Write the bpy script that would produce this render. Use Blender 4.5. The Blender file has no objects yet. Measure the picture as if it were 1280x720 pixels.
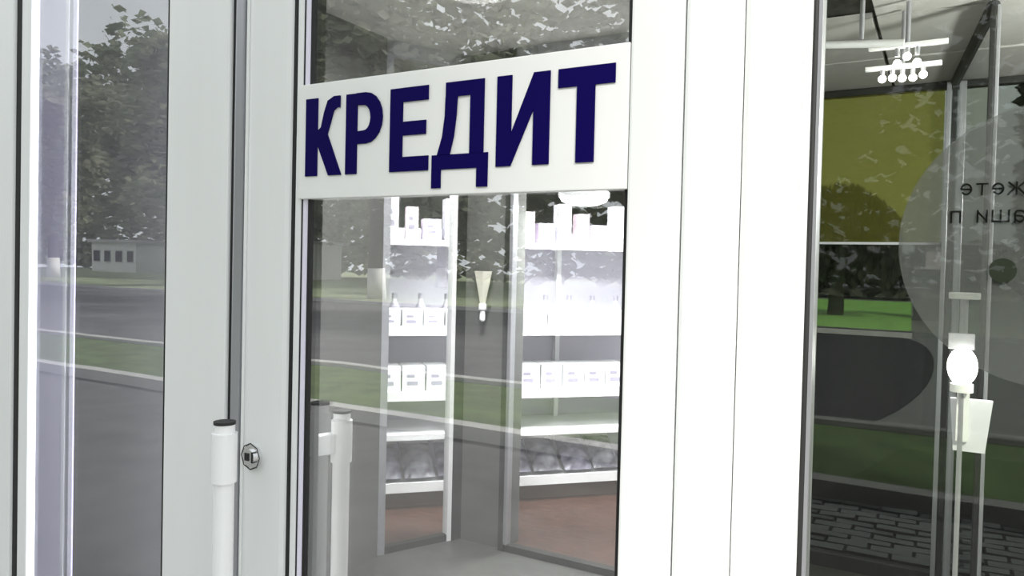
import bpy, bmesh, math, random
from mathutils import Vector, Matrix
random.seed(11)
C = bpy.context.scene.collection
S = bpy.context.scene
R = math.radians

# ---------------------------------------------------------------- camera, sky, exposure
F_PX, YAW, PITCH, ROLL, CY = 950.0, R(29.8), R(1.2), 0.0235, 351.0
EYE = Vector((0.0, -1.0, 1.5))
fwd = Vector((-math.sin(YAW) * math.cos(PITCH), math.cos(YAW) * math.cos(PITCH), -math.sin(PITCH)))
r0 = fwd.cross(Vector((0, 0, 1))).normalized()
u0 = r0.cross(fwd).normalized()
rgt = (math.cos(ROLL) * r0 + math.sin(ROLL) * u0).normalized()
up = (math.cos(ROLL) * u0 - math.sin(ROLL) * r0).normalized()
cd = bpy.data.cameras.new('camera')
cam = bpy.data.objects.new('camera', cd); C.objects.link(cam)
cam.matrix_world = Matrix(((rgt.x, up.x, -fwd.x, EYE.x), (rgt.y, up.y, -fwd.y, EYE.y), (rgt.z, up.z, -fwd.z, EYE.z), (0, 0, 0, 1)))
cd.sensor_width = 36.0
cd.lens = 36.0 * F_PX / 1280.0
cd.shift_y = -(360.0 - CY) / 1280.0
cd.clip_start, cd.clip_end = 0.05, 300
S.camera = cam

S.view_settings.view_transform = 'Standard'
S.view_settings.look = 'None'
S.view_settings.gamma = 1.0
S.view_settings.use_curve_mapping = False
S.view_settings.exposure = 0.55

w = bpy.data.worlds.new('overcast_sky'); S.world = w
w.use_nodes = True
bg = w.node_tree.nodes['Background']
bg.inputs['Color'].default_value = (0.92, 0.97, 1.0, 1)
bg.inputs['Strength'].default_value = 1.1

sd = bpy.data.lights.new('sun', 'SUN'); so = bpy.data.objects.new('sun', sd); C.objects.link(so)
sd.energy = 5.0; sd.angle = R(6); sd.color = (1.0, 0.96, 0.9)
so.rotation_euler = Vector((-0.7, 0.7, -0.8)).to_track_quat('-Z', 'Y').to_euler()

# ---------------------------------------------------------------- helpers
def at(px, py, Y):
    d = fwd + (px - 640.0) / F_PX * rgt - (py - CY) / F_PX * up
    return EYE + d * ((Y - EYE.y) / d.y)

def fx(px, Y=0.0, py=340):
    return at(px, py, Y).x

def mat(name, col, rough=0.5, metal=0.0, noise=0.0, scale=8.0, bump=0.0, stretch=None, col2=None, emit=None, estr=1.0, spec=None):
    m = bpy.data.materials.new(name); m.use_nodes = True
    nt = m.node_tree; p = nt.nodes['Principled BSDF']
    c = (col[0], col[1], col[2], 1)
    p.inputs['Base Color'].default_value = c
    p.inputs['Roughness'].default_value = rough
    p.inputs['Metallic'].default_value = metal
    if spec is not None: p.inputs['Specular IOR Level'].default_value = spec
    if emit:
        p.inputs['Emission Color'].default_value = (*emit, 1); p.inputs['Emission Strength'].default_value = estr
    if noise or bump:
        tc = nt.nodes.new('ShaderNodeTexCoord'); mp = nt.nodes.new('ShaderNodeMapping'); n = nt.nodes.new('ShaderNodeTexNoise')
        nt.links.new(tc.outputs['Object'], mp.inputs['Vector']); nt.links.new(mp.outputs['Vector'], n.inputs['Vector'])
        if stretch: mp.inputs['Scale'].default_value = stretch
        n.inputs['Scale'].default_value = scale; n.inputs['Detail'].default_value = 5
        if noise:
            r = nt.nodes.new('ShaderNodeValToRGB')
            d = col2 if col2 else tuple(x * (1 - noise) for x in col)
            r.color_ramp.elements[0].position = 0.35; r.color_ramp.elements[1].position = 0.68
            r.color_ramp.elements[0].color = (*d, 1); r.color_ramp.elements[1].color = c
            nt.links.new(n.outputs['Fac'], r.inputs['Fac']); nt.links.new(r.outputs['Color'], p.inputs['Base Color'])
        if bump:
            b = nt.nodes.new('ShaderNodeBump'); b.inputs['Strength'].default_value = bump; b.inputs['Distance'].default_value = 0.02
            nt.links.new(n.outputs['Fac'], b.inputs['Height']); nt.links.new(b.outputs['Normal'], p.inputs['Normal'])
    return m

def glass(name, lo, hi, tint=(1, 1, 1), wob=0.0):
    """clear pane: transparent with a mirror coat that grows towards grazing angles"""
    m = bpy.data.materials.new(name); m.use_nodes = True
    nt = m.node_tree; nt.nodes.remove(nt.nodes['Principled BSDF'])
    out = nt.nodes['Material Output']
    t = nt.nodes.new('ShaderNodeBsdfTransparent'); t.inputs['Color'].default_value = (*tint, 1)
    g = nt.nodes.new('ShaderNodeBsdfGlossy'); g.inputs['Roughness'].default_value = 0.0
    lw = nt.nodes.new('ShaderNodeLayerWeight'); lw.inputs['Blend'].default_value = 0.5
    mr = nt.nodes.new('ShaderNodeMapRange'); mr.inputs['To Min'].default_value = lo; mr.inputs['To Max'].default_value = hi
    mx = nt.nodes.new('ShaderNodeMixShader')
    nt.links.new(lw.outputs['Facing'], mr.inputs['Value']); nt.links.new(mr.outputs['Result'], mx.inputs['Fac'])
    nt.links.new(t.outputs['BSDF'], mx.inputs[1]); nt.links.new(g.outputs['BSDF'], mx.inputs[2])
    nt.links.new(mx.outputs['Shader'], out.inputs['Surface'])
    if wob:
        tc = nt.nodes.new('ShaderNodeTexCoord'); n = nt.nodes.new('ShaderNodeTexNoise'); n.inputs['Scale'].default_value = 2.0
        b = nt.nodes.new('ShaderNodeBump'); b.inputs['Strength'].default_value = wob; b.inputs['Distance'].default_value = 0.01
        nt.links.new(tc.outputs['Object'], n.inputs['Vector']); nt.links.new(n.outputs['Fac'], b.inputs['Height']); nt.links.new(b.outputs['Normal'], g.inputs['Normal'])
    return m

def tag(o, label=None, cat=None, group=None, kind=None):
    for k, v in (('label', label), ('category', cat), ('group', group), ('kind', kind)):
        if v: o[k] = v
    return o

def link(name, me, parent=None):
    o = bpy.data.objects.new(name, me); C.objects.link(o)
    if parent: o.parent = parent
    return o

def obj(name, bm, m, parent=None, smooth=False):
    me = bpy.data.meshes.new(name); bm.normal_update(); bm.to_mesh(me); bm.free()
    if m: me.materials.append(m)
    if smooth:
        for p in me.polygons: p.use_smooth = True
    return link(name, me, parent)

def thing(name, label, cat, loc=(0, 0, 0), rz=0, group=None, kind=None):
    o = bpy.data.objects.new(name, None); C.objects.link(o)
    o.location = loc; o.rotation_euler = (0, 0, rz); o.empty_display_size = 0.05
    return tag(o, label, cat, group, kind)

def add_box(bm, a, b, bev=0.0, rot=None):
    a, b = Vector(a), Vector(b)
    r = bmesh.ops.create_cube(bm, size=1.0)
    vs = r['verts']; c = (a + b) / 2; s = b - a
    for v in vs: v.co = Vector((v.co.x * s.x, v.co.y * s.y, v.co.z * s.z))
    if bev:
        es = list({e for v in vs for e in v.link_edges})
        r2 = bmesh.ops.bevel(bm, geom=es, offset=bev, segments=2, affect='EDGES', profile=0.6)
        vs = list({v for f in r2['faces'] for v in f.verts} | {v for v in vs if v.is_valid})
    for v in vs:
        if rot: v.co = rot @ v.co
        v.co += c
    return vs

def box(name, a, b, m, parent=None, bev=0.0):
    bm = bmesh.new(); add_box(bm, a, b, bev); return obj(name, bm, m, parent)

def add_tube(bm, p, q, r1, r2=None, seg=16, cap=True):
    p, q = Vector(p), Vector(q); r2 = r1 if r2 is None else r2
    d = q - p
    M = Matrix.Translation((p + q) / 2) @ d.to_track_quat('Z', 'Y').to_matrix().to_4x4()
    return bmesh.ops.create_cone(bm, cap_ends=cap, segments=seg, radius1=r1, radius2=r2, depth=d.length, matrix=M)['verts']

def tube(name, p, q, r1, m, parent=None, r2=None, seg=20):
    bm = bmesh.new(); add_tube(bm, p, q, r1, r2, seg); o = obj(name, bm, m, parent, True)
    o.data.set_sharp_from_angle(angle=R(40)); return o

def lathe(name, prof, m, parent=None, seg=24):
    bm = bmesh.new(); rings = []
    for r, z in prof:
        rings.append([bm.verts.new((r * math.cos(2 * math.pi * k / seg), r * math.sin(2 * math.pi * k / seg), z)) for k in range(seg)])
    for a, b in zip(rings, rings[1:]):
        for k in range(seg): bm.faces.new((a[k], a[(k + 1) % seg], b[(k + 1) % seg], b[k]))
    bm.faces.new(rings[0][::-1]); bm.faces.new(rings[-1])
    o = obj(name, bm, m, parent, True); o.data.set_sharp_from_angle(angle=R(35)); return o

def plate(name, loops, thick, m, parent=None):
    """polygons (XZ outlines, counter-clockwise, each convex or simple) given thickness towards -Y"""
    bm = bmesh.new()
    for k, lp in enumerate(loops):
        vs = [bm.verts.new((x, -0.00015 * k, z)) for x, z in lp]
        f = bm.faces.new(vs)
    bmesh.ops.triangulate(bm, faces=bm.faces[:], quad_method='BEAUTY', ngon_method='EAR_CLIP')
    r = bmesh.ops.extrude_face_region(bm, geom=bm.faces[:])
    for v in [g for g in r['geom'] if isinstance(g, bmesh.types.BMVert)]: v.co.y -= thick
    bmesh.ops.recalc_face_normals(bm, faces=bm.faces[:])
    return obj(name, bm, m, parent)

def ground(name, poly, z, m, thick=0.06):
    bm = bmesh.new()
    f = bm.faces.new([bm.verts.new((x, y, z)) for x, y in poly])
    r = bmesh.ops.extrude_face_region(bm, geom=[f])
    for v in [g for g in r['geom'] if isinstance(g, bmesh.types.BMVert)]: v.co.z -= thick
    bmesh.ops.recalc_face_normals(bm, faces=bm.faces[:])
    return tag(obj(name, bm, m), kind='structure')

def copy_thing(o, loc=None, rz=None, scale=None, label=None):
    c = o.copy(); C.objects.link(c)
    if loc is not None: c.location = loc
    if rz is not None: c.rotation_euler = (0, 0, rz)
    if scale is not None: c.scale = (scale, scale, scale) if not isinstance(scale, tuple) else scale
    if label: c['label'] = label
    for ch in list(o.children):
        d = ch.copy(); C.objects.link(d); d.parent = c
        for g in list(ch.children):
            e = g.copy(); C.objects.link(e); e.parent = d
    return c

# ---------------------------------------------------------------- materials
PVC = mat('white_pvc', (0.83, 0.84, 0.83), 0.35, noise=0.03, scale=3, stretch=(4, 4, 0.6))
GASKET = mat('black_rubber', (0.012, 0.012, 0.012), 0.6)
ALU = mat('grey_aluminium', (0.42, 0.42, 0.45), 0.35, 0.6)
LILAC = mat('lilac_white_paint', (0.8, 0.77, 0.9), 0.5, noise=0.05, scale=2, stretch=(6, 6, 0.4))
HANDLE = mat('white_enamel', (0.9, 0.9, 0.9), 0.25)
STEEL = mat('brushed_steel', (0.75, 0.75, 0.76), 0.25, 0.9)
SIGNW = mat('sign_white', (0.86, 0.86, 0.84), 0.45, noise=0.03, scale=5)
SIGNB = mat('sign_navy', (0.004, 0.001, 0.075), 0.6, spec=0.06)
PANE = glass('door_glass', 0.15, 0.6, (0.95, 0.96, 0.95), 0.05)
PANE_L = glass('left_glass', 0.12, 0.32, (0.9, 0.92, 0.92), 0.05)
PANE_R = glass('right_glass', 0.02, 0.2, (0.88, 0.9, 0.86), 0.05)
TINTED = glass('far_tinted_glass', 0.01, 0.1, (0.42, 0.43, 0.42))
INNER = glass('inner_glass', 0.03, 0.2, (0.97, 0.98, 0.98))
PLASTER = mat('grey_plaster', (0.11, 0.11, 0.105), 0.8, noise=0.1, scale=4)
WALLP = mat('pale_wall_paint', (0.5, 0.5, 0.5), 0.8, noise=0.06, scale=3)
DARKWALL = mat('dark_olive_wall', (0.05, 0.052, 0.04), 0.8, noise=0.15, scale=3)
CEIL = mat('ceiling_tile_grey', (0.45, 0.44, 0.42), 0.85, noise=0.06, scale=20)
YELLOW = mat('olive_yellow_panel', (0.31, 0.31, 0.1), 0.7, noise=0.3, col2=(0.27, 0.29, 0.14), scale=1.5)
BROWN = mat('brown_floor_tile', (0.08, 0.03, 0.018), 0.5, noise=0.5, scale=9, stretch=(1, 4, 1), bump=0.15)
GREYFLOOR = mat('grey_vestibule_floor', (0.085, 0.085, 0.08), 0.4, noise=0.25, scale=12)
SHELF = mat('white_shelf_metal', (0.85, 0.85, 0.86), 0.4)
SHELFBACK = mat('shelf_back_panel', (0.5, 0.48, 0.55), 0.6)
LAMP = mat('lamp_glow', (1, 1, 1), 0.5, emit=(1, 0.98, 0.94), estr=9)
BULB = mat('bulb_glow', (1, 1, 1), 0.5, emit=(1, 0.97, 0.9), estr=14)
FROST = mat('frosted_acrylic', (0.7, 0.7, 0.76), 0.5)
PAVE = mat('grey_paving', (0.12, 0.12, 0.118), 0.55, noise=0.3, scale=3)
PAVER = mat('paver_concrete', (0.11, 0.11, 0.115), 0.3, noise=0.4, scale=6, bump=0.2)
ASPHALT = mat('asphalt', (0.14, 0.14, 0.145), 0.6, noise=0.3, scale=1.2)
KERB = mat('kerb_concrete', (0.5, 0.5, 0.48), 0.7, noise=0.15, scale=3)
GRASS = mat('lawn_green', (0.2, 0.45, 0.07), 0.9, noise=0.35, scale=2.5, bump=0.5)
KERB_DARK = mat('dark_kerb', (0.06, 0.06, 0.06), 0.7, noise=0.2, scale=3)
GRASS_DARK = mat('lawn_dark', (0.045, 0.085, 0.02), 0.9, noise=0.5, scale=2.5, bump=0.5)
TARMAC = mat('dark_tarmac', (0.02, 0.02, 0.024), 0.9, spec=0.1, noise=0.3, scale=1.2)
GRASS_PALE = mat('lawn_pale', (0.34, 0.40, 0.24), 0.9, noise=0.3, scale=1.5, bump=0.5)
GRASS_DULL = mat('lawn_dull', (0.13, 0.18, 0.075), 0.9, noise=0.4, scale=2.5, bump=0.5)
BARK = mat('bark', (0.06, 0.05, 0.04), 0.9, noise=0.4, scale=6, stretch=(3, 3, 0.7), bump=0.4)
WHITEWASH = mat('whitewash', (0.8, 0.8, 0.78), 0.8, noise=0.1, scale=6)
LEAF = [mat('leaf_green', (0.3, 0.33, 0.22), 0.6, noise=0.35, scale=0.5), mat('leaf_dark', (0.25, 0.28, 0.19), 0.6, noise=0.35, scale=0.5), mat('leaf_pale', (0.33, 0.35, 0.25), 0.6, noise=0.35, scale=0.5), mat('willow_leaf', (0.025, 0.04, 0.012), 0.7, noise=0.5, scale=1.5)]

for m in LEAF:
    nt = m.node_tree; p = nt.nodes['Principled BSDF']; out = nt.nodes['Material Output']
    tr = nt.nodes.new('ShaderNodeBsdfTranslucent'); mx = nt.nodes.new('ShaderNodeMixShader'); mx.inputs['Fac'].default_value = 0.45
    src = p.inputs['Base Color'].links[0].from_socket
    nt.links.new(src, tr.inputs['Color']); nt.links.new(p.outputs['BSDF'], mx.inputs[1]); nt.links.new(tr.outputs['BSDF'], mx.inputs[2]); nt.links.new(mx.outputs['Shader'], out.inputs['Surface'])

# ---------------------------------------------------------------- ground outside (across the street)
ground('ground', [(-90, -0.0), (-90, -95), (60, -95), (60, -0.0)], -0.05, PAVE)
ground('lawn_strip', [(-80, -4.75), (-80, -6.95), (40, -6.95), (40, -4.75)], 0.02, GRASS_DULL, 0.05)
ground('road', [(-80, -7.2), (40, -7.2), (40, -19.8), (-80, -19.8)], -0.03, ASPHALT, 0.05)
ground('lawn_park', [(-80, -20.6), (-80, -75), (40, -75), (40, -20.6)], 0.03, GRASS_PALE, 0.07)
def kerb(x0, x1, y, m=KERB): tag(box('kerb', (x0, y - 0.09, -0.05), (x1, y + 0.09, 0.07), m), kind='structure')
for y in (-4.68, -7.05, -20.3): kerb(-80, 40, y)
# the side street behind the glass corner of the building
ground('ground_side', [(-30, 12.5), (-2.6, 12.4), (-1.05, 3.35), (1.8, 3.35), (1.8, 0.2), (40, 0.2), (40, 95), (-30, 95)], -0.05, PAVE)
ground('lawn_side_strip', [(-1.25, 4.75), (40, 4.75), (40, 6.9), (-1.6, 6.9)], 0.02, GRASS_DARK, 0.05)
arc = [(-1.0 + 0.85 * math.cos(a), 13.3 + 6.2 * math.sin(a)) for a in [R(-90 + 10 * k) for k in range(19)]]
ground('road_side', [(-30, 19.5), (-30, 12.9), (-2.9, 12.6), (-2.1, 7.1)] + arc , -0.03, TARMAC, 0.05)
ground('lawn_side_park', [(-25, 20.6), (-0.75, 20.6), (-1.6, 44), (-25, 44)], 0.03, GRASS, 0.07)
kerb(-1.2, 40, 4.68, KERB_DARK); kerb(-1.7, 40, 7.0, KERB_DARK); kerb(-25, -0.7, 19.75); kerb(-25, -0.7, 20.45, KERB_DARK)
# paving stones of the side street, laid in broken bond
pv = tag(box('pavement', (-1.1, 3.42, -0.06), (1.95, 4.52, -0.035), TARMAC), kind='structure')
pm = []
for k in range(4):
    bm = bmesh.new()
    hi = [bm.verts.new((dx, dy, 0.032 + random.uniform(-0.006, 0.006))) for dx, dy in ((0.01, 0.008), (0.21, 0.008), (0.21, 0.09), (0.01, 0.09))]
    lo = [bm.verts.new((dx, dy, 0)) for dx, dy in ((0.003, 0.003), (0.217, 0.003), (0.217, 0.096), (0.003, 0.096))]
    bm.faces.new(hi)
    for q in range(4): bm.faces.new((hi[q], lo[q], lo[(q + 1) % 4], hi[(q + 1) % 4]))
    me = bpy.data.meshes.new('paver'); bm.normal_update(); bm.to_mesh(me); bm.free(); me.materials.append(PAVER); pm.append(me)
for row in range(10):
    x = -1.1 + (0.11 if row % 2 else 0)
    while x < 1.72:
        o = link('paver', random.choice(pm), pv); o.location = (x, 3.45 + 0.1 * row, -0.04 + random.uniform(0, 0.008))
        x += 0.22

# ---------------------------------------------------------------- trees in the park across the road
random.seed(21)  # trees
def crown_mesh(name, n, rx, rz_, cz, m, leaf):
    bm = bmesh.new()
    blobs = [(Vector((random.gauss(0, rx * 0.5), random.gauss(0, rx * 0.5), cz + random.uniform(-rz_, rz_) * 0.8)), random.uniform(0.35, 0.6) * rx) for _ in range(17)]
    for _ in range(n):
        c, r = random.choice(blobs)
        d = Vector((random.gauss(0, 1), random.gauss(0, 1), random.gauss(0, 0.8))).normalized() * r * random.random() ** 0.45
        p = c + d
        q = Vector((random.gauss(0, 1), random.gauss(0, 1), random.gauss(0, 1))).to_track_quat('Z', 'Y')
        s = leaf * random.uniform(0.6, 1.3)
        vs = [bm.verts.new(p + q @ Vector(o)) for o in ((-s, 0, 0), (0, -s * 0.5, 0.1 * s), (s, 0, 0), (0, s * 0.5, 0.1 * s))]
        bm.faces.new(vs)
    me = bpy.data.meshes.new(name); bm.to_mesh(me); bm.free(); me.materials.append(m)
    return me

def make_tree(k, H, label):
    t = thing('park_tree', label, 'tree', (0, 0, 0), 0, 'park trees reflected in the glass')
    bm = bmesh.new()
    pts = [Vector((0, 0, 0)), Vector((0.1, 0.05, H * 0.25)), Vector((-0.1, 0.1, H * 0.5)), Vector((0.05, 0, H * 0.8))]
    rr = [0.36, 0.27, 0.2, 0.07]
    for a, b, r1, r2 in zip(pts, pts[1:], rr, rr[1:]): add_tube(bm, a, b, r1, r2, 10)
    for q in range(6):
        z = H * random.uniform(0.3, 0.65); a = random.uniform(0, 6.28)
        add_tube(bm, (0, 0, z), (math.cos(a) * H * 0.2, math.sin(a) * H * 0.2, z + H * 0.16), 0.11, 0.03, 6)
    obj('trunk', bm, BARK, t, True)
    bm = bmesh.new(); add_tube(bm, (0, 0, 0.0), (0.04, 0.02, 1.25), 0.385, 0.345, 12); obj('whitewash_band', bm, WHITEWASH, t, True)
    c = link('crown', crown_mesh('crown', 7000, H * 0.29, H * 0.40, H * 0.60, LEAF[k], 0.3), t); c['kind'] = 'stuff'
    return t

protos = [make_tree(0, 12.5, 'tall green park tree with a whitewashed trunk across the road'),
          make_tree(1, 14.0, 'tall dark green park tree with a whitewashed trunk across the road'),
          make_tree(2, 11.5, 'tall pale green park tree with a whitewashed trunk across the road')]
spots = [(-34, 25), (-19.6, 22.5), (-48.5, 26), (-5, 23), (-63, 27), (-27, 37.5), (-12.3, 37), (-42, 38)]
for i, (x, yv) in enumerate(spots):
    p = protos[i % 3]
    s = random.uniform(0.95, 1.0)
    if i < 3: p.location = (x, -yv, 0); p.rotation_euler.z = i * 1.3; continue
    copy_thing(p, (x, -yv, 0), random.uniform(0, 6.28), s)

# dense belts of trees closing the park far behind, and the side street
def belt(name, x0, x1, yc, h, n, m, label, amp=1.0):
    bm = bmesh.new()
    for _ in range(n):
        x = random.uniform(x0, x1); c = math.sin(x * 0.31) * 2.2 + math.sin(x * 0.83 + 1) * 1.3
        z = random.uniform(0.3, h + c * amp); yy = yc + random.uniform(-3.5, 3.5)
        q = Vector((random.gauss(0, 1), random.gauss(0, 1), random.gauss(0, 1))).to_track_quat('Z', 'Y'); s_ = random.uniform(0.35, 0.8)
        bm.faces.new([bm.verts.new(Vector((x, yy, z)) + q @ Vector(o)) for o in ((-s_, 0, 0), (0, -s_ * 0.6, 0.1), (s_, 0, 0), (0, s_ * 0.6, 0.1))])
    tag(obj(name, bm, m), label, 'trees', None, 'stuff')
belt('treeline', -110, 35, -50, 24, 32000, LEAF[0], 'grey-green belt of trees far across the park, seen reflected in the panes')
belt('hedge', -25, 3, 52, 3.0, 5000, LEAF[3], 'low dark hedge far beyond the bright side lawn behind the right window', 0.15)
belt('treeline', 4, 34, 61, 15, 9000, LEAF[3], 'tall dark belt of trees beyond the side street, right of the lawn')

# low pale pavilions across the park
for x0, hwid, lb in ((-66, 3.2, 'low pale pavilion far across the park, mirrored in the left pane'), (-45.5, 4.2, 'low pale pavilion far across the park, mirrored in the door glass')):
    t = thing('park_pavilion', lb, 'building', (x0, -42.6, 0))
    box('wall', (-hwid, -1.5, 0), (hwid, 1.5, 2.7), WHITEWASH, t)
    box('roof', (-hwid - 0.3, -1.8, 2.7), (hwid + 0.3, 1.8, 2.95), KERB, t)
    for k in range(4):
        xx = -hwid + (k + 0.5) * hwid / 2
        wn = box('window', (xx - 0.5, 1.48, 0.9), (xx + 0.5, 1.54, 2.0), KERB, t)
        box('pane', (xx - 0.42, 1.53, 0.98), (xx + 0.42, 1.56, 1.92), TARMAC, wn)

# tree added beside the shop front, outside the frame, to shade the left half of the front
yt = thing('unseen_shade_tree', 'unseen tree added on the lawn strip to shade the left of the shop front', 'tree', (3.2, -5.6, 0))
bm = bmesh.new(); add_tube(bm, (0, 0, 0), (0, 0.1, 4.5), 0.13, 0.09, 10); add_tube(bm, (0, 0.1, 4.5), (0, 0.3, 8.2), 0.09, 0.03, 8)
for q in range(6): add_tube(bm, (0, 0.15, 5.6 + 0.3 * q), (0.8 * math.cos(q * 1.9), 0.2 + 0.8 * math.sin(q * 1.9), 6.3 + 0.35 * q), 0.035, 0.012, 6)
obj('trunk', bm, BARK, yt, True)
bm = bmesh.new(); yr = random.Random(4)
for _ in range(3600):
    while True:
        d = Vector((yr.uniform(-1, 1), yr.uniform(-1, 1), yr.uniform(-1, 1)))
        if abs(d.x) ** 3 + abs(d.y) ** 3 + abs(d.z) ** 3 < 1: break
    p = Vector((d.x * 1.3, 0.3 + d.y * 0.9, 7.5 + d.z * 1.9))
    q = Vector((yr.gauss(0, 1), yr.gauss(0, 1), yr.gauss(0, 1))).to_track_quat('Z', 'Y'); s_ = yr.uniform(0.1, 0.2)
    bm.faces.new([bm.verts.new(p + q @ Vector(o)) for o in ((-s_, 0, 0), (0, -s_ * 0.55, 0), (s_, 0, 0), (0, s_ * 0.55, 0))])
obj('crown', bm, LEAF[1], yt)['kind'] = 'stuff'

# weeping tree on the park lawn
t = thing('weeping_tree', 'small drooping weeping tree on the bright green lawn seen through the right window', 'tree', (-3.35, 27.5, 0))
bm = bmesh.new()
add_tube(bm, (0, 0, 0), (0.1, 0, 2.6), 0.27, 0.2, 10)
for q in range(7):
    a = q * 0.9; add_tube(bm, (0.1, 0, 2.4), (1.3 * math.cos(a), 1.3 * math.sin(a), 3.6), 0.12, 0.04, 6)
obj('trunk', bm, BARK, t, True)
bm = bmesh.new()
for _ in range(900):
    a = random.uniform(0, 6.283); r = 2.0 * math.sqrt(random.random())
    top = 4.5 - 0.32 * r * r + random.uniform(-0.2, 0.2); L = random.uniform(0.8, 2.0) * (0.6 + 0.3 * r)
    z = top; x0, y0 = r * math.cos(a), r * math.sin(a)
    while z > max(1.2, top - L):
        wv = random.uniform(0.06, 0.11); an = random.uniform(0, 3.14)
        dx, dy = wv * math.cos(an), wv * math.sin(an)
        vs = [bm.verts.new((x0, y0, z)), bm.verts.new((x0 + dx, y0 + dy, z - 0.17)), bm.verts.new((x0, y0, z - 0.36)), bm.verts.new((x0 - dx, y0 - dy, z - 0.17))]
        bm.faces.new(vs); z -= 0.27
obj('crown', bm, LEAF[3], t)['kind'] = 'stuff'

# ---------------------------------------------------------------- shop front
ZT = 2.75
def upright(name, p0, p1, m, parent=None, y0=-0.012, y1=0.04, z0=0.0, z1=ZT, bev=0.004):
    return box(name, (fx(p0, y0), y0, z0), (fx(p1, y0), y1, z1), m, parent, bev)
def struct(o): return tag(o, kind='structure')
def shell(name):
    o = thing(name, None, None); o['kind'] = 'structure'; return o

# left mullion and window 1
struct(box('trim_1', (-2.45, -0.012, 0), (fx(14, -0.012), 0.05, ZT), PVC, None, 0.004))
w1 = shell('window_1')
upright('gasket', 14, 24, GASKET, w1, -0.004, 0.012)
upright('glazing_bead', 24, 36, PVC, w1, -0.006, 0.010)
box('glass_pane', (fx(30, 0.01), 0.003, 0.12), (fx(212, 0.01), 0.008, ZT - 0.1), PANE_L, w1)
upright('stile', 207, 283, PVC, w1, -0.012, 0.045)
upright('edge_gasket', 205.5, 207.5, GASKET, w1, -0.004, 0.02)
box('bottom_rail', (fx(24), -0.01, 0.02), (fx(208), 0.04, 0.2), PVC, w1, 0.004)
box('top_rail', (fx(24), -0.02, ZT - 0.14), (fx(208), 0.04, ZT), PVC, w1, 0.004)

fill_box = box('fill_strip', (-1.43, 0.09, 0.2), (-1.40, 0.11, 2.5), ALU, w1)  # unseen strip and area light added behind the stile to brighten the lilac post
ld = bpy.data.lights.new('fill_glow', 'AREA'); ld.shape = 'RECTANGLE'; ld.size = 0.02; ld.size_y = 2.3; ld.energy = 15.0; ld.color = (0.86, 0.82, 1.0)
lo = bpy.data.objects.new('fill_glow', ld); C.objects.link(lo); lo.parent = w1
lo.matrix_world = Matrix.Translation((-1.436, 0.10, 1.35)) @ Matrix(((0, 0, 1, 0), (1, 0, 0, 0), (0, 1, 0, 0), (0, 0, 0, 1)))

# joint between the leaves
w2 = shell('trim_2')
upright('gasket', 283, 290, GASKET, w2, -0.004, 0.04)
upright('cover_strip', 289.5, 301, ALU, w2, -0.01, 0.04)
upright('gasket', 300, 304, GASKET, w2, -0.005, 0.04)
upright('cover_strip', 303, 307, PVC, w2, -0.011, 0.04)

# the door leaf with the sign
d1 = shell('door_1')
upright('stile', 306, 360, PVC, d1, -0.012, 0.045, bev=0.012)
upright('gasket', 359, 367, GASKET, d1, -0.005, 0.03)
upright('glazing_bead', 367, 374, PVC, d1, -0.008, 0.03)
upright('gasket', 374, 377, GASKET, d1, -0.005, 0.03)
upright('glazing_bead', 376.5, 381.5, LILAC, d1, -0.006, 0.03)
upright('gasket', 381.5, 387, GASKET, d1, -0.002, 0.03)
box('glass_pane', (fx(380, 0.01), 0.003, 0.15), (fx(786, 0.01), 0.008, ZT - 0.1), PANE, d1)
upright('stile', 781, 848, PVC, d1, -0.012, 0.045)
upright('gasket', 779.5, 781.5, GASKET, d1, -0.005, 0.02)
box('bottom_rail', (fx(306), -0.011, 0.02), (fx(848), 0.045, 0.2), PVC, d1, 0.004)
box('top_rail', (fx(306), -0.011, ZT - 0.14), (fx(848), 0.045, ZT), PVC, d1, 0.004)

# door frame post and the right window
struct(upright('trim_3', 848.6, 921, PVC, None, -0.014, 0.05, bev=0.006))
struct(upright('trim_4', 921.6, 996, PVC, None, -0.012, 0.05, bev=0.008))
w3 = shell('window_2')
upright('glazing_bead', 995, 1006, PVC, w3, -0.009, 0.04)
upright('gasket', 1005.5, 1014, GASKET, w3, -0.004, 0.03)
upright('glazing_bead', 1014, 1018, ALU, w3, -0.003, 0.03)
box('glass_pane', (fx(1012, 0.01), 0.003, 0.1), (1.3, 0.008, ZT - 0.06), PANE_R, w3)
box('bottom_rail', (fx(996), -0.01, 0.0), (1.3, 0.04, 0.14), PVC, w3, 0.004)
box('top_rail', (fx(996), -0.02, ZT - 0.1), (1.3, 0.04, ZT), PVC, w3, 0.004)
struct(box('trim_5', (1.3, -0.03, 0), (1.6, 0.05, ZT), PVC, None, 0.004))
struct(box('wall_front', (-9, -0.03, ZT), (5, 0.2, 3.6), PVC))
struct(box('wall_front_left', (-9, -0.02, 0), (-2.46, 0.2, ZT), PVC))
struct(box('wall_front_right', (1.61, -0.02, 0), (5, 0.2, ZT), PVC))

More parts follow.
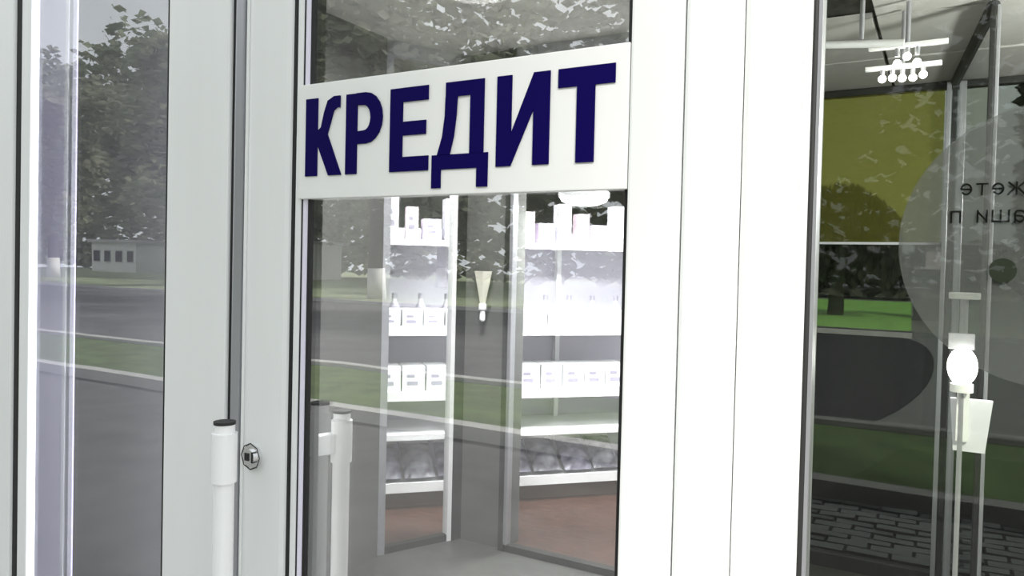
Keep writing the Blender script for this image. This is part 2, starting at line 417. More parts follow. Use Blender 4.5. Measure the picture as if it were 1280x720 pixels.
# pull handles (outside and inside) and lock
def pull_handle(xt, yt, ys, name):
    z1 = at(428, 517, 0.16).z if yt > 0 else at(283, 530, -0.11).z
    h = tube(name, (xt, yt, 0.35), (xt, yt, z1), 0.0175, HANDLE, d1)
    tube('end_cap', (xt, yt, z1), (xt, yt, z1 + 0.005), 0.0185, GASKET, h)
    for zc in (z1 - 0.06, 0.78, 0.46):
        tube('collar', (xt, yt, zc - 0.04), (xt, yt, zc + 0.045), 0.0215, HANDLE, h)
        if yt < 0 and zc > 1: continue
        bm = bmesh.new(); add_box(bm, (-0.5, -0.013, -0.02), (0.5, 0.013, 0.02), 0.003)
        a, b = Vector((xt - 0.055, ys, zc)), Vector((xt, yt, zc)); d = b - a
        for v in bm.verts:
            v.co = (a + b) / 2 + d * v.co.x + Vector((0, 0, 1)) * v.co.z + d.cross(Vector((0, 0, 1))).normalized() * v.co.y
        obj('bracket', bm, HANDLE, h)
XT = -1.072
pull_handle(XT, -0.112, -0.012, 'outer_pull_handle')
pull_handle(XT + 0.012, 0.168, 0.045, 'inner_pull_handle')
lc = at(312, 571, -0.022)
lk = tube('lock', (lc.x, -0.010, lc.z), (lc.x, -0.020, lc.z), 0.022, STEEL, d1)
tube('lock_cylinder', (lc.x, -0.020, lc.z), (lc.x, -0.025, lc.z), 0.014, STEEL, lk)
box('keyhole', (lc.x - 0.009, -0.0265, lc.z - 0.007), (lc.x + 0.002, -0.0245, lc.z + 0.007), GASKET, lk)
box('keyhole_slot', (lc.x + 0.008, -0.0262, lc.z - 0.010), (lc.x + 0.0115, -0.0195, lc.z + 0.010), GASKET, lk)
bm = bmesh.new(); bmesh.ops.create_circle(bm, segments=8, radius=0.0255)
ring = bm.edges[:]
r = bmesh.ops.extrude_edge_only(bm, edges=ring)
for v in [g for g in r['geom'] if isinstance(g, bmesh.types.BMVert)]: v.co *= 0.9
for v in bm.verts: v.co = Vector((lc.x + v.co.x, -0.0203, lc.z + v.co.y))
obj('lock_rim', bm, GASKET, lk)

# ---------------------------------------------------------------- КРЕДИТ sign on the door glass
YS = -0.012
tl, tr, bl, br = at(377, 107, YS), at(788, 51.5, YS), at(370, 249, YS), at(782.5, 236, YS)
sx0, sx1 = (tl.x + bl.x) / 2, (tr.x + br.x) / 2
sz0, sz1 = (bl.z + br.z) / 2, (tl.z + tr.z) / 2
sign = thing('credit_sign', 'white rectangular sign with dark blue Cyrillic letters on the door glass', 'sign', ((sx0 + sx1) / 2, YS, sz0))
def loc(x, z): return (x - (sx0 + sx1) / 2, z - sz0)
box('board', (sx0 - (sx0 + sx1) / 2, 0, 0), (sx1 - (sx0 + sx1) / 2, 0.016, sz1 - sz0), SIGNW, sign, 0.0015)
H = sz1 - sz0
zb, zc = 0.195 * H, 0.868 * H
def letter(p0, p1, loops, name='letter', py=165):
    x0, x1 = fx(p0, YS, py) - (sx0 + sx1) / 2, fx(p1, YS, py) - (sx0 + sx1) / 2
    L = [[(x0 + (x1 - x0) * x, zb + (zc - zb) * z) for x, z in lp] for lp in loops]
    o = plate(name, L, 0.002, SIGNB, sign); return o
def rect(a, b, c, d): return [(a, b), (c, b), (c, d), (a, d)]
# К
letter(383, 427, [rect(0, 0, 0.34, 1), [(0.34, 0.40), (0.66, 0), (1.02, 0), (0.62, 0.53), (0.52, 0.66), (0.34, 0.56)],
                  [(0.34, 0.42), (0.6, 0.48), (0.44, 0.62), (0.34, 0.58)], [(0.6, 0.48), (0.74, 0.72), (0.52, 0.80), (0.44, 0.62)], [(0.74, 0.72), (0.80, 0.82), (0.62, 0.95), (0.52, 0.80)], [(0.80, 0.82), (0.9, 0.855), (0.97, 0.85), (0.97, 1.0), (0.80, 1.0), (0.62, 0.95)]])
# Р (bowl from arcs)
def arcp(cx, cz, rx, rz, a0, a1, n=10): return [(cx + rx * math.cos(R(a0 + (a1 - a0) * k / n)), cz + rz * math.sin(R(a0 + (a1 - a0) * k / n))) for k in range(n + 1)]
outer = [(0.30, 0.37)] + arcp(0.55, 0.685, 0.45, 0.315, -90, 90) + [(0.30, 1.0)]
inner = [(0.30, 0.53)] + arcp(0.5, 0.69, 0.18, 0.155, -90, 90) + [(0.30, 0.85)]
quads = []
for a, b, c, d in zip(outer, outer[1:], inner[1:], inner): quads.append([a, b, c, d])
letter(433, 479, [rect(0, 0, 0.31, 1)] + quads)
# Е
letter(488, 536.5, [rect(0, 0, 0.33, 1), rect(0.33, 0, 1, 0.175), rect(0.33, 0.43, 0.93, 0.595), rect(0.33, 0.83, 0.98, 1)])
# Д
letter(541, 611, [rect(0.0, 0.0, 1, 0.17), rect(0, -0.215, 0.17, 0.0), rect(0.81, -0.215, 1, 0.0), rect(0.68, 0.17, 0.92, 1),
                  rect(0.24, 0.83, 0.68, 1), [(0.10, 0.17), (0.33, 0.17), (0.40, 0.38), (0.19, 0.38)], [(0.19, 0.38), (0.40, 0.38), (0.44, 0.62), (0.232, 0.62)], [(0.232, 0.62), (0.44, 0.62), (0.455, 0.83), (0.24, 0.83)]])
# И
letter(621, 687, [rect(0, 0, 0.285, 1), rect(0.70, 0, 1, 1), [(0.285, 0.0), (0.285, 0.36), (0.70, 1.0), (0.70, 0.60)]])
# Т
letter(697, 768, [rect(0, 0.80, 1, 1), rect(0.34, 0, 0.66, 0.80)])

# ---------------------------------------------------------------- vestibule and shop behind the door
def slab(name, poly, z0, z1, m):
    bm = bmesh.new(); f = bm.faces.new([bm.verts.new((x, y, z0)) for x, y in poly]); r = bmesh.ops.extrude_face_region(bm, geom=[f])
    for v in [g for g in r['geom'] if isinstance(g, bmesh.types.BMVert)]: v.co.z = z1
    bmesh.ops.recalc_face_normals(bm, faces=bm.faces[:]); return struct(obj(name, bm, m))
SHOP = [(-9, 0.05), (-0.36, 0.05), (-1.05, 3.3), (-2.5, 12.0), (-9, 12.0)]
slab('floor', SHOP, -0.06, -0.01, BROWN)
slab('ceiling', SHOP, 3.0, 3.06, CEIL)
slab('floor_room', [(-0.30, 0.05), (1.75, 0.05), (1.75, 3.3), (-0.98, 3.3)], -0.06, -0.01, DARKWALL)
slab('wall_right', [(-1.05, 3.36), (-0.98, 3.36), (-2.43, 12.0), (-2.5, 12.0)], -0.05, 3.05, WALLP)
slab('floor_vestibule', [(-2.47, 0.06), (-0.4, 0.06), (-0.84, 2.46), (-2.28, 2.46), (-2.47, 2.02)], -0.01, 0.0, GREYFLOOR)
struct(box('ceiling_vestibule', (-2.5, 0.06, 2.62), (-0.55, 2.44, 2.66), CEIL))
struct(box('wall_back', (-9, 11.9, -0.05), (-2.45, 12.1, 3.05), WALLP))
struct(box('wall_left', (-9.1, 0.05, -0.05), (-8.9, 12, 3.05), WALLP))
struct(box('wall_vestibule_left', (-2.55, 0.25, -0.01), (-2.47, 2.0, 2.64), PLASTER))
# lilac post right behind the left window
colm = shell('pillar')
px0, px1 = fx(40, 0.16), fx(88, 0.16)
box('shaft', (px0, 0.16, 0), (px1, 0.175, 2.7), LILAC, colm, 0.002)
box('edge_strip', (fx(80, 0.15), 0.147, 0), (fx(84, 0.15), 0.157, 2.7), PVC, colm)
box('edge_strip', (fx(86, 0.15), 0.147, 0), (fx(89.5, 0.15), 0.157, 2.7), ALU, colm)
struct(box('added_wash_backing', (-3.6, 0.32, 0), (fx(228, 0.32), 0.34, 2.7), PLASTER))  # grey sheet added behind the left pane to wash out its reflection
# corner post of the vestibule and its two glazed screens
cx0, cx1 = at(577, 450, 2.45).x, at(634, 450, 2.45).x
struct(box('pillar_vestibule', (cx0, 2.45, -0.01), (cx1, 2.62, 2.64), PLASTER, None, 0.006))
w4 = shell('window_3')     # screen parallel to the front
for a, b in ((634, 640), (781, 792)):
    box('frame_upright', (at(a, 450, 2.44).x, 2.42, 0), (at(b, 450, 2.44).x, 2.47, 2.62), ALU, w4, 0.003)
box('seal', (cx1 - 0.012, 2.415, 0), (cx1 + 0.016, 2.45, 2.62), GASKET, w4)
box('bottom_rail', (cx1, 2.42, 0), (-0.6, 2.47, 0.035), GASKET, w4)
box('top_rail', (cx1, 2.42, 2.56), (-0.6, 2.47, 2.62), ALU, w4)
box('glass_pane', (cx1, 2.44, 0.03), (-0.6, 2.446, 2.57), INNER, w4)
w5 = shell('window_4')     # side screen
pA, pB = Vector((cx0, 2.47)), Vector((-2.50, 2.02))
def side_box(nm, t0, t1, th, z0, z1, m):
    a, b = pA.lerp(pB, t0), pA.lerp(pB, t1); n = Vector(((b - a).y, -(b - a).x)).normalized() * th / 2
    bm = bmesh.new()
    lo = [bm.verts.new((p.x, p.y, z0)) for p in (a + n, b + n, b - n, a - n)]; hi = [bm.verts.new((v.co.x, v.co.y, z1)) for v in lo]
    bm.faces.new(lo); bm.faces.new(hi[::-1])
    for k in range(4): bm.faces.new((lo[k], hi[k], hi[(k + 1) % 4], lo[(k + 1) % 4]))
    bmesh.ops.recalc_face_normals(bm, faces=bm.faces[:])
    return obj(nm, bm, m, w5)
side_box('seal', -0.02, 0.14, 0.05, 0, 2.62, GASKET)
side_box('frame_upright', 0.14, 0.19, 0.05, 0, 2.62, SHELF)
side_box('frame_upright', 0.92, 1.0, 0.05, 0, 2.62, ALU)
side_box('bottom_rail', 0.0, 1.0, 0.04, 0, 0.035, GASKET)
side_box('top_rail', 0.0, 1.0, 0.05, 2.55, 2.62, ALU)
side_box('glass_pane', 0.03, 0.95, 0.006, 0.03, 2.57, INNER)

# tapered lamp on the corner post
lz1, lz0 = at(603, 339, 2.38).z, at(603, 402, 2.38).z
lm = thing('wall_lamp', 'pale tapered torch-shaped lamp on the grey corner post behind the door glass', 'lamp', (at(603, 370, 2.38).x, 2.385, lz0))
hh = lz1 - lz0
lathe('shade', [(0.016, hh * 0.36), (0.052, hh), (0.048, hh), (0.014, hh * 0.38)], mat('cream_shade', (0.62, 0.6, 0.52), 0.5), lm, 6)
lathe('collar', [(0.021, hh * 0.24), (0.021, hh * 0.34), (0.017, hh * 0.36)], HANDLE, lm, 12)
lathe('finial', [(0.008, 0), (0.015, hh * 0.03), (0.015, hh * 0.13), (0.011, hh * 0.22)], HANDLE, lm, 12)
box('bracket', (-0.012, 0.0, hh * 0.26), (0.012, 0.066, hh * 0.32), GASKET, lm)

# shelving that runs obliquely behind the vestibule corner
A, B = Vector((-2.98, 2.55)), Vector((-1.15, 4.42))
ang = math.atan2(B.y - A.y, B.x - A.x)
LEN = (B - A).length
sh = thing('shelving_unit', 'long white shop shelving unit behind the vestibule screens', 'shelf', (A.x, A.y, -0.01), ang)
box('back_panel', (0, 0.46, 0), (LEN, 0.48, 1.74), SHELFBACK, sh)
levels = [0.14, 0.46, 0.70, 1.10, 1.65]
for k, z in enumerate(levels):
    f0 = 0.0
    bm = bmesh.new(); add_box(bm, (0, f0, z - 0.025), (LEN, 0.46, z))
    obj('shelf_board', bm, SHELF, sh)
    bm = bmesh.new(); add_box(bm, (0, f0 - 0.012, z - 0.035), (LEN, f0, z + (0.025 if k in (0, 2, 3) else 0.0)))
    obj('price_rail', bm, SHELF, sh)
box('plinth', (0, 0.06, 0), (LEN, 0.46, 0.11), mat('brown_plinth', (0.12, 0.07, 0.05), 0.5), sh)
for x in (0.0, LEN / 2, LEN): box('upright', (x - 0.015, 0.4, 0), (x + 0.015, 0.48, 1.76), SHELF, sh)
def spot(u, v, z): return (A.x + u * math.cos(ang) - v * math.sin(ang), A.y + u * math.sin(ang) + v * math.cos(ang), z - 0.01)

BOXM = [mat('white_carton', (0.85, 0.85, 0.87), 0.5, noise=0.1, scale=20), mat('pale_lilac_carton', (0.7, 0.66, 0.8), 0.5), mat('pale_pink_carton', (0.8, 0.66, 0.74), 0.5)]
INK = mat('label_print', (0.3, 0.28, 0.36), 0.6)
def pack(name, w_, d_, h_, m, label, cat, group):
    t = thing(name, label, cat, (0, 0, 0), ang, group)
    box('carton', (-w_ / 2, 0, 0), (w_ / 2, d_, h_), m, t, 0.003)
    box('label_patch', (-w_ * 0.3, -0.0015, h_ * 0.3), (w_ * 0.2, 0.0005, h_ * 0.45), INK, t)
    box('label_patch', (-w_ * 0.3, -0.0015, h_ * 0.58), (w_ * 0.05, 0.0005, h_ * 0.7), INK, t)
    return t
def px_of(p):
    d = Vector(p) - EYE
    return 640 + F_PX * d.dot(rgt) / d.dot(fwd)
ORD = ['leftmost', 'second from the left', 'third from the left', 'fourth from the left', 'fifth from the left', 'sixth from the left', 'seventh from the left', 'eighth from the left', 'ninth from the left']
def run(proto, u0_, u1_, step, v, z, jit=0.01, skip=0.0):
    u = u0_; first = True; seen = [0, 0]; base = proto['label']
    while u < u1_:
        x = px_of(spot(u, v, z))
        side = 0 if 476 < x < 578 else 1 if 628 < x < 792 else None
        if side is not None and (first or random.random() >= skip):
            o = proto if first else copy_thing(proto)
            o.location = spot(u, v + random.uniform(0, 0.02), z); o.rotation_euler.z = ang + random.uniform(-jit, jit) * 6
            o['label'] = base + ', ' + ORD[min(seen[side], 8)] + (' behind left screen' if side == 0 else ' behind right screen')
            seen[side] += 1; first = False
        u += step
run(pack('white_carton', 0.125, 0.16, 0.12, BOXM[0], 'low white carton on the fourth shelf', 'box', 'white cartons on the fourth shelf'), 0.1, LEN - 0.1, 0.135, 0.03, 1.103, 0.0)
run(pack('white_carton', 0.14, 0.18, 0.17, BOXM[0], 'square white carton on the middle shelf', 'box', 'white cartons on the middle shelf'), 0.1, LEN - 0.1, 0.15, 0.03, 0.703, 0.0)
tops = [('tall_carton', 0.085, 0.12, 0.26, 0, 'tall white carton', 'white'), ('tall_carton', 0.075, 0.12, 0.2, 2, 'narrow pale pink carton', 'pink'), ('short_carton', 0.11, 0.12, 0.13, 1, 'short lilac carton', 'lilac')]
for k, (nm, w_, d_, h_, m_, lb, gp) in enumerate(tops):
    run(pack(nm, w_, d_, h_, BOXM[m_], lb + ' on the top shelf', 'box', gp + ' cartons on the top shelf'), 0.1 + 0.125 * k, 1.62, 0.375, 0.05, 1.653, 0.01)
run(pack('flat_carton', 0.2, 0.12, 0.09, BOXM[1], 'flat lilac carton on the top shelf', 'box', 'flat cartons on the top shelf'), 1.75, LEN - 0.1, 0.26, 0.05, 1.653)
# bottles
def bottle(label, group, m):
    t = thing('bottle', label, 'bottle', (0, 0, 0), 0, group)
    lathe('flask', [(0.03, 0), (0.034, 0.01), (0.034, 0.12), (0.014, 0.16), (0.014, 0.18)], m, t, 14)
    lathe('cap', [(0.017, 0.175), (0.017, 0.205), (0.014, 0.21)], INK, t, 12)
    return t
run(bottle('small bottle behind the cartons of the fourth shelf', 'bottles on the fourth shelf', BOXM[1]), 0.15, LEN - 0.1, 0.17, 0.26, 1.103, 0.01, 0.2)
# magazines fanned on the bottom shelf
MAG = [mat('magazine_lilac', (0.42, 0.40, 0.5), 0.35, noise=0.7, scale=14, col2=(0.1, 0.09, 0.13)), mat('magazine_grey', (0.5, 0.5, 0.54), 0.35, noise=0.75, scale=11, col2=(0.08, 0.07, 0.1))]
def packet(m, label, group):
    t = thing('foil_packet', label, 'packet', (0, 0, 0), 0, group)
    bm = bmesh.new(); N = 8
    g = [[None] * (N + 1) for _ in range(2 * (N + 1))]
    for s in (0, 1):
        for i in range(N + 1):
            for j in range(N + 1):
                a, b = i / N, j / N
                bul = 0.035 * (math.sin(math.pi * a) * math.sin(math.pi * b)) ** 0.5 * (1 if s else -0.35)
                g[s * (N + 1) + i][j] = bm.verts.new(((a - 0.5) * 0.19, b * 0.3, bul + random.uniform(-0.003, 0.003)))
        for i in range(N):
            for j in range(N):
                q = [g[s * (N + 1) + i][j], g[s * (N + 1) + i + 1][j], g[s * (N + 1) + i + 1][j + 1], g[s * (N + 1) + i][j + 1]]
                bm.faces.new(q if s else q[::-1])
    bmesh.ops.remove_doubles(bm, verts=bm.verts[:], dist=0.0005)
    bmesh.ops.rotate(bm, verts=bm.verts[:], cent=(0, 0, 0), matrix=Matrix.Rotation(R(32), 3, 'X'))
    obj('bag', bm, m, t, True)
    bm = bmesh.new(); add_box(bm, (-0.095, 0.292, -0.002), (0.095, 0.32, 0.002)); bmesh.ops.rotate(bm, verts=bm.verts[:], cent=(0, 0, 0), matrix=Matrix.Rotation(R(32), 3, 'X'))
    obj('seal_strip', bm, SHELF, t)
    return t
run(packet(MAG[0], 'lilac packet tilted on the bottom shelf', 'lilac packets on the bottom shelf'), 0.1, LEN - 0.1, 0.42, 0.06, 0.17, 0.01)
run(packet(MAG[1], 'silver-grey packet tilted on the bottom shelf', 'grey packets on the bottom shelf'), 0.31, LEN - 0.1, 0.42, 0.06, 0.17, 0.01)

# round pendant lamp under the sign, and unseen fill lamps added for brightness
def ceiling_disc(x, y, z, r, label, watts=150, shape='AREA'):
    t = thing('ceiling_or_fill_lamp', label, 'lamp', (x, y, z))
    lathe('diffuser', [(r * 0.55, -0.05), (r * 0.9, -0.03), (r, 0.0)], LAMP, t, 32)
    lathe('rim', [(r * 1.03, -0.008), (r * 1.05, 0.02), (r * 0.9, 0.03)], SHELF, t, 32)
    tube('stem', (0, 0, 0.03), (0, 0, (2.62 if y < 2.4 and -2.4 < x < 0 else 2.43 if x > 0 else 3.0) - z), 0.012, SHELF, t)
    ld = bpy.data.lights.new('glow', shape); ld.energy = watts
    if shape == 'AREA': ld.shape = 'DISK'; ld.size = r * 1.6
    else: ld.shadow_soft_size = 0.1
    lo = bpy.data.objects.new('glow', ld); C.objects.link(lo); lo.parent = t; lo.location = (0, 0, -0.06 if shape == 'AREA' else -0.2)
    return t
p = at(730, 252, 2.95); ceiling_disc(p.x, p.y, p.z + 0.03, 0.14, 'round glowing pendant lamp over the shop, just under the sign', 40)
ceiling_disc(-1.5, 1.3, 2.55, 0.2, 'added unseen fill lamp under the vestibule ceiling behind the door', 60)  # added out of view to brighten the vestibule and inner handle
ceiling_disc(-1.75, 3.0, 2.8, 0.2, 'added hidden fill lamp close in front of the white shop shelving', 80)  # added behind the vestibule ceiling line to light the shelves
ceiling_disc(-2.75, 2.2, 2.9, 0.2, 'added hidden fill lamp outside the vestibule side screen', 40)  # another hidden lamp added for more light in the shop
ceiling_disc(0.95, 1.5, 2.1, 0.2, 'added unseen fill lamp in the room behind the right window', 95, 'POINT')  # added outside the frame to brighten this room and its ceiling

# ---------------------------------------------------------------- room behind the right window
# the vestibule's right wall shuts the room off from the door
slab('wall_partition', [(-0.40, 0.06), (-0.31, 0.06), (-1.0, 3.3), (-1.09, 3.3)], -0.01, 3.0, WALLP)
YB = 3.2
ZC = 2.42
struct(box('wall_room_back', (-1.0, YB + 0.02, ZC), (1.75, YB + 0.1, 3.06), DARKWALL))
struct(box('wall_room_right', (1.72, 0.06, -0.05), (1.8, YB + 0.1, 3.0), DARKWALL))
sof = shell('ceiling_room')
tw = 0.6; y = 0.25; j = 0
while y < YB - 0.1:
    x = -1.0 + 0.14
    while x < 1.6:
        if x > -0.3 - 0.21 * y - 0.15:
            box('ceiling_tile', (x + 0.008, y + 0.008, ZC + random.uniform(0, 0.012)), (x + tw - 0.008, min(y + tw, YB) - 0.008, ZC + 0.03), CEIL, sof)
        x += tw
    y += tw
slab('ceiling_deck', [(-0.30, 0.05), (1.75, 0.05), (1.75, 3.3), (-0.98, 3.3)], ZC + 0.035, ZC + 0.1, GASKET)
# far glazing of the room with the yellow film
xr = at(1180, 330, YB).x
w7 = shell('window_6')
zfb = at(1140, 303, YB).z
def bar(nm, x0, x1, z0, z1, m, y0=YB - 0.03): return box(nm, (x0, y0, z0), (x1, YB + 0.03, z1), m, w7, 0.002)
bar('head', -1.0, 1.72, ZC - 0.03, ZC, GASKET)
bar('sill', -1.0, 1.72, -0.01, 0.06, GASKET)
box('glass_pane', (-1.0, YB, 0.05), (1.72, YB + 0.008, ZC), TINTED, w7)
FILMY = bpy.data.materials.new('yellow_film'); FILMY.use_nodes = True
nt = FILMY.node_tree; pr = nt.nodes['Principled BSDF']; out = nt.nodes['Material Output']
pr.inputs['Base Color'].default_value = (0.42, 0.4, 0.12, 1); pr.inputs['Roughness'].default_value = 0.6
tr = nt.nodes.new('ShaderNodeBsdfTranslucent'); tr.inputs['Color'].default_value = (0.42, 0.41, 0.09, 1)
tp_ = nt.nodes.new('ShaderNodeBsdfTransparent'); tp_.inputs['Color'].default_value = (0.8, 0.79, 0.42, 1); m1 = nt.nodes.new('ShaderNodeMixShader'); m2 = nt.nodes.new('ShaderNodeMixShader')
m1.inputs['Fac'].default_value = 0.5; m2.inputs['Fac'].default_value = 0.78
nt.links.new(pr.outputs['BSDF'], m1.inputs[1]); nt.links.new(tr.outputs['BSDF'], m1.inputs[2])
nt.links.new(m1.outputs['Shader'], m2.inputs[1]); nt.links.new(tp_.outputs['BSDF'], m2.inputs[2]); nt.links.new(m2.outputs['Shader'], out.inputs['Surface'])
yp = thing('yellow_window_film', 'large olive-yellow advertising film on the far glazing behind the right window', 'window film', ((xr - 1.0) / 2, YB - 0.012, zfb))
hw = (xr + 1.0) / 2
box('film', (-hw, 0, 0), (hw - 0.02, 0.003, ZC - 0.03 - zfb), FILMY, yp)
box('hem', (-hw, -0.004, -0.012), (hw - 0.02, 0.004, 0.0), FROST, yp)

# ceiling track with small bulbs
def track(px, py, Y, n, step, label, group):
    p = at(px, py, Y)
    t = thing('track_lamp', label, 'lamp', (p.x, p.y, p.z), 0, group)
    box('rail', (-0.12, -0.012, 0.04), (0.12, 0.012, 0.055), SHELF, t, 0.003)
    for i in range(n):
        x = (i - (n - 1) / 2) * step
        bm = bmesh.new(); bmesh.ops.create_uvsphere(bm, u_segments=12, v_segments=8, radius=0.013, matrix=Matrix.Translation((x, random.uniform(-0.02, 0.02), random.uniform(-0.015, 0.015))))
        obj('bulb', bm, BULB, t, True)
        tube('socket', (x, 0, 0.012), (x, 0, 0.045), 0.008, ALU, t)
    tube('rod', (0, 0, 0.05), (0, 0, ZC - p.z), 0.008, ALU, t)
track(1134, 74, 1.9, 3, 0.03, 'upper of two short lamp rails with bright bulbs under the ceiling behind right window', None)
track(1128, 100, 2.0, 5, 0.032, 'lower of two short lamp rails, five small bright bulbs, above the yellow film', None)
p0, p1 = at(1026, 56, 1.8), at(1130, 54, 1.8)
tp = thing('ceiling_pipe', 'pale horizontal pipe under the ceiling at the left edge of the right window', 'pipe', ((p0.x + p1.x) / 2, p0.y, p0.z))
tube('pipe', (-(p1.x - p0.x) / 2, 0, 0), ((p1.x - p0.x) / 2, 0, (p1.z - p0.z)), 0.013, SHELF, tp)
tube('hanger', (0, 0, 0), (0, 0, ZC - p0.z), 0.008, ALU, tp)

# glazed partition receding into the room
q0, q1 = at(1230, 340, 2.0), at(1186, 340, 3.1)
hz = ZC - 0.02
w6 = shell('window_5')
def post(nm, x, y, wx, wy, z0, z1, m): return box(nm, (x - wx / 2, y - wy / 2, z0), (x + wx / 2, y + wy / 2, z1), m, w6, 0.003)
post('upright', q0.x, q0.y, 0.016, 0.03, 0, hz, GASKET)
post('upright', q0.x + 0.016, q0.y, 0.012, 0.03, 0, hz, ALU)
post('upright', q1.x, q1.y, 0.022, 0.03, 0, hz, GASKET)
post('upright', q1.x + 0.032, q1.y, 0.03, 0.03, 0, hz, ALU)
post('upright', q1.x - 0.024, q1.y, 0.02, 0.03, 0, hz, ALU)
def rail(nm, z, t_, m):
    bm = bmesh.new(); add_tube(bm, (q0.x, q0.y, z), (q1.x, q1.y, z), t_, t_, 8); return obj(nm, bm, m, w6)
rail('top_rail', hz, 0.022, GASKET)
rail('bottom_rail', 0.03, 0.03, GASKET)
bm = bmesh.new()
vs = [bm.verts.new(v) for v in ((q0.x, q0.y, 0.03), (q1.x, q1.y, 0.03), (q1.x, q1.y, hz), (q0.x, q0.y, hz))]
f = bm.faces.new(vs); r = bmesh.ops.extrude_face_region(bm, geom=[f])
for v in [g for g in r['geom'] if isinstance(g, bmesh.types.BMVert)]: v.co.x += 0.006
bmesh.ops.recalc_face_normals(bm, faces=bm.faces[:]); obj('glass_pane', bm, INNER, w6)

# big round film with mirrored lettering, stuck inside the right pane
YF = 0.016
cp = at(1328, 306, YF); ra = cp.x - at(1135, 306, YF).x; rz_ = (at(1328, 112, YF).z - at(1328, 500, YF).z) / 2
FILM = bpy.data.materials.new('grey_window_film'); FILM.use_nodes = True
fp = FILM.node_tree.nodes['Principled BSDF']; fp.inputs['Base Color'].default_value = (0.15, 0.15, 0.165, 1); fp.inputs['Alpha'].default_value = 0.45; fp.inputs['Roughness'].default_value = 0.5
dec = thing('round_window_film', 'big round grey window film with small dark mirrored letters inside the right pane', 'window film', (cp.x, YF, cp.z))
rad = (ra + rz_) / 2
bm = bmesh.new(); bmesh.ops.create_cone(bm, cap_ends=True, segments=96, radius1=rad, radius2=rad, depth=0.001, matrix=Matrix.Rotation(R(90), 4, 'X'))
obj('film', bm, FILM, dec)
FT = mat('film_print', (0.006, 0.006, 0.007), 0.9, spec=0.05)
def ell(a0, a1, n=10, cx=0.5, cz=0.5, rx=0.42, rz=0.43): return [(cx + rx * math.cos(R(a0 + (a1 - a0) * k / n)), cz + rz * math.sin(R(a0 + (a1 - a0) * k / n))) for k in range(n + 1)]
STROKES = {'о': [ell(0, 360, 16)], 'е': [[(0.1, 0.5), (0.92, 0.5)] + ell(8, 320, 14)], 'т': [[(0.05, 0.93), (0.95, 0.93)], [(0.5, 0.93), (0.5, 0)]],
           'м': [[(0.08, 0), (0.08, 1)], [(0.92, 0), (0.92, 1)], [(0.08, 1), (0.5, 0.2), (0.92, 1)]],
           'ж': [[(0.5, 0), (0.5, 1)], [(0.0, 0), (0.42, 0.55), (0.03, 1)], [(1.0, 0), (0.58, 0.55), (0.97, 1)]],
           'в': [[(0.12, 0), (0.12, 1)], [(0.12, 0.93), (0.7, 0.93), (0.8, 0.75), (0.7, 0.53), (0.12, 0.53)], [(0.7, 0.53), (0.88, 0.3), (0.75, 0.07), (0.12, 0.07)]],
           'а': [[(0.12, 0.8), (0.3, 0.95), (0.7, 0.95), (0.85, 0.75), (0.85, 0)], [(0.85, 0.56), (0.3, 0.5), (0.12, 0.28), (0.3, 0.06), (0.6, 0.08), (0.85, 0.3)]],
           'ш': [[(0.02, 1), (0.02, 0.07), (0.98, 0.07), (0.98, 1)], [(0.5, 0), (0.5, 1)]], 'и': [[(0.12, 1), (0.12, 0)], [(0.88, 1), (0.88, 0)], [(0.12, 0.12), (0.88, 0.88)]],
           'п': [[(0.12, 0), (0.12, 0.93), (0.88, 0.93), (0.88, 0)]], ' ': []}
def mirrored(txt, px_right, py, hpx):
    ph = (at(1250, py - hpx / 2, YF).z - at(1250, py + hpx / 2, YF).z); o = at(px_right, py, YF)
    t_ = 0.075; u = 0.0; bm = bmesh.new(); q = 0
    for ch in txt:
        wc = {'ж': 1.15, 'ш': 1.2, 'м': 1.1, ' ': 0.5}.get(ch, 0.86)
        for line in STROKES[ch]:
            for (x0, z0), (x1, z1) in zip(line, line[1:]):
                a, b = Vector((u + x0 * wc, z0)), Vector((u + x1 * wc, z1)); d = (b - a).normalized(); n_ = Vector((-d.y, d.x)) * t_; q += 1
                a -= d * t_ * 0.6; b += d * t_ * 0.6
                bm.faces.new([bm.verts.new((o.x - cp.x - p.x * ph, -0.002 - 0.00002 * (q % 25), o.z - cp.z + (p.y - 0.5) * ph)) for p in (a + n_, b + n_, b - n_, a - n_)])
        u += wc + 0.28
    return obj('lettering', bm, FT, dec)
mirrored('можете', 1328, 234, 15)
mirrored('ваши п', 1303, 270, 15)
b = at(1253, 338, YF)
bm = bmesh.new(); bmesh.ops.create_cone(bm, cap_ends=True, segments=40, radius1=at(1271, 338, YF).x - b.x, radius2=at(1271, 338, YF).x - b.x, depth=0.002, matrix=Matrix.Translation((b.x - cp.x, -0.0025, b.z - cp.z)) @ Matrix.Rotation(R(90), 4, 'X'))
obj('dot_mark', bm, mat('dark_green_print', (0.012, 0.018, 0.01), 0.7), dec)

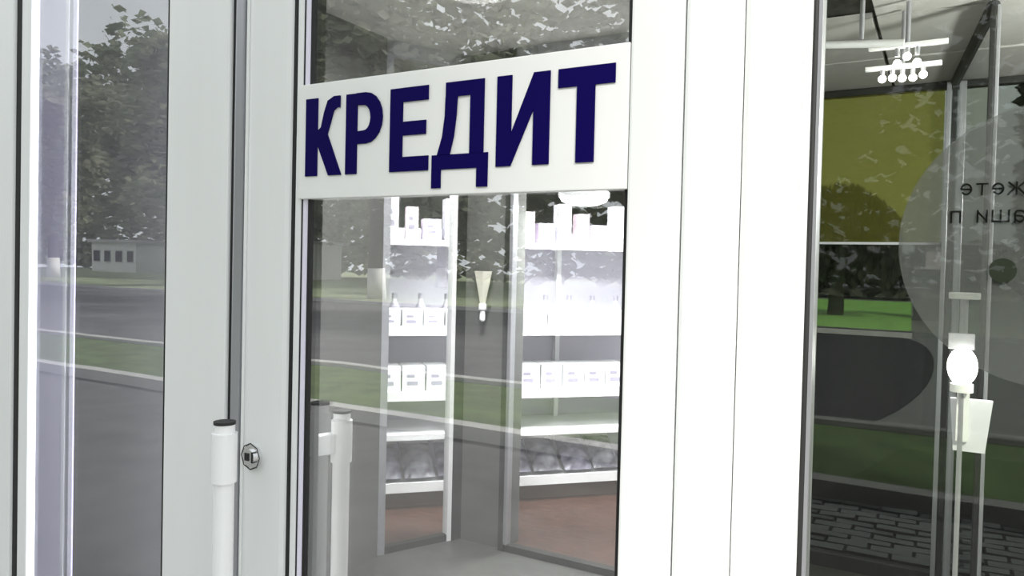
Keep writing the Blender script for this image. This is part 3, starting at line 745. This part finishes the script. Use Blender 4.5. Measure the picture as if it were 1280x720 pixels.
# stand with a white globe lamp and a leaflet pocket
YG = 0.9
g0 = at(1203, 458, YG)
st = thing('globe_lamp', 'brilliant white globe lamp on a slim stand behind the right window', 'lamp', (g0.x, YG, 0.0))
rr_ = (at(1223, 458, YG).x - at(1184, 458, YG).x) / 2
bm = bmesh.new(); bmesh.ops.create_uvsphere(bm, u_segments=24, v_segments=16, radius=1.0, matrix=Matrix.Translation((0, 0, g0.z)) @ Matrix.Diagonal((rr_, rr_, rr_ * 1.45, 1)))
obj('globe', bm, LAMP, st, True)
tube('neck', (0, 0, g0.z - rr_ * 1.9), (0, 0, g0.z - rr_ * 1.3), 0.022, SHELF, st)
tube('pole', (0, 0, 0.02), (0, 0, g0.z - rr_ * 1.8), 0.005, ALU, st)
lathe('base', [(0.13, 0.0), (0.13, 0.015), (0.02, 0.03)], ALU, st)
box('card', (-0.028, 0.02, g0.z + rr_ * 1.2), (0.022, 0.03, g0.z + rr_ * 2.4), FROST, st, 0.002)
tube('card_pole', (0.0, 0.03, g0.z), (0.0, 0.03, g0.z + rr_ * 5.2), 0.008, ALU, st)
box('clip', (-0.03, 0.015, g0.z + rr_ * 5.0), (0.03, 0.045, g0.z + rr_ * 5.5), SHELF, st, 0.003)
c0, c1 = at(1188, 500, YG), at(1240, 572, YG)
lf = thing('leaflet_pocket', 'translucent pale plastic leaflet pocket below the white globe lamp', 'holder', ((c0.x + c1.x) / 2, YG + 0.05, c1.z))
hw = (c1.x - c0.x) / 2
plate('pocket', [[(-hw * 0.8, 0), (hw * 0.7, 0.0), (hw, c0.z - c1.z), (-hw, c0.z - c1.z)]], 0.02, FROST, lf)
box('leaflet', (-hw * 0.7, -0.03, (c0.z - c1.z) * 0.2), (-hw * 0.1, -0.021, (c0.z - c1.z) * 1.15), SHELF, lf)

# small kiosk beyond the bright lawn
k0, k1 = at(1143, 335, 28.0), at(1182, 335, 28.0)
co = thing('street_kiosk', 'grey street kiosk with a pale pink top beyond the bright lawn', 'kiosk', ((k0.x + k1.x) / 2, 28.0, -0.05))
hw = (k1.x - k0.x) / 2
box('body', (-hw, 0, 0), (hw, 1.0, 1.75), mat('grey_laminate', (0.06, 0.058, 0.075), 0.5), co, 0.02)
box('upper_panel', (-hw * 0.3, 0.05, 1.75), (hw, 0.95, 2.5), BOXM[2], co, 0.01)
box('side_panel', (-hw, 0.05, 1.75), (-hw * 0.32, 0.95, 2.5), GASKET, co, 0.01)
box('roof', (-hw * 1.1, -0.1, 2.5), (hw * 1.1, 1.1, 2.62), GASKET, co, 0.02)
box('ledge', (-hw * 1.05, -0.08, 1.72), (hw * 1.05, 0.05, 1.8), FROST, co, 0.01)

bpy.context.view_layer.update()
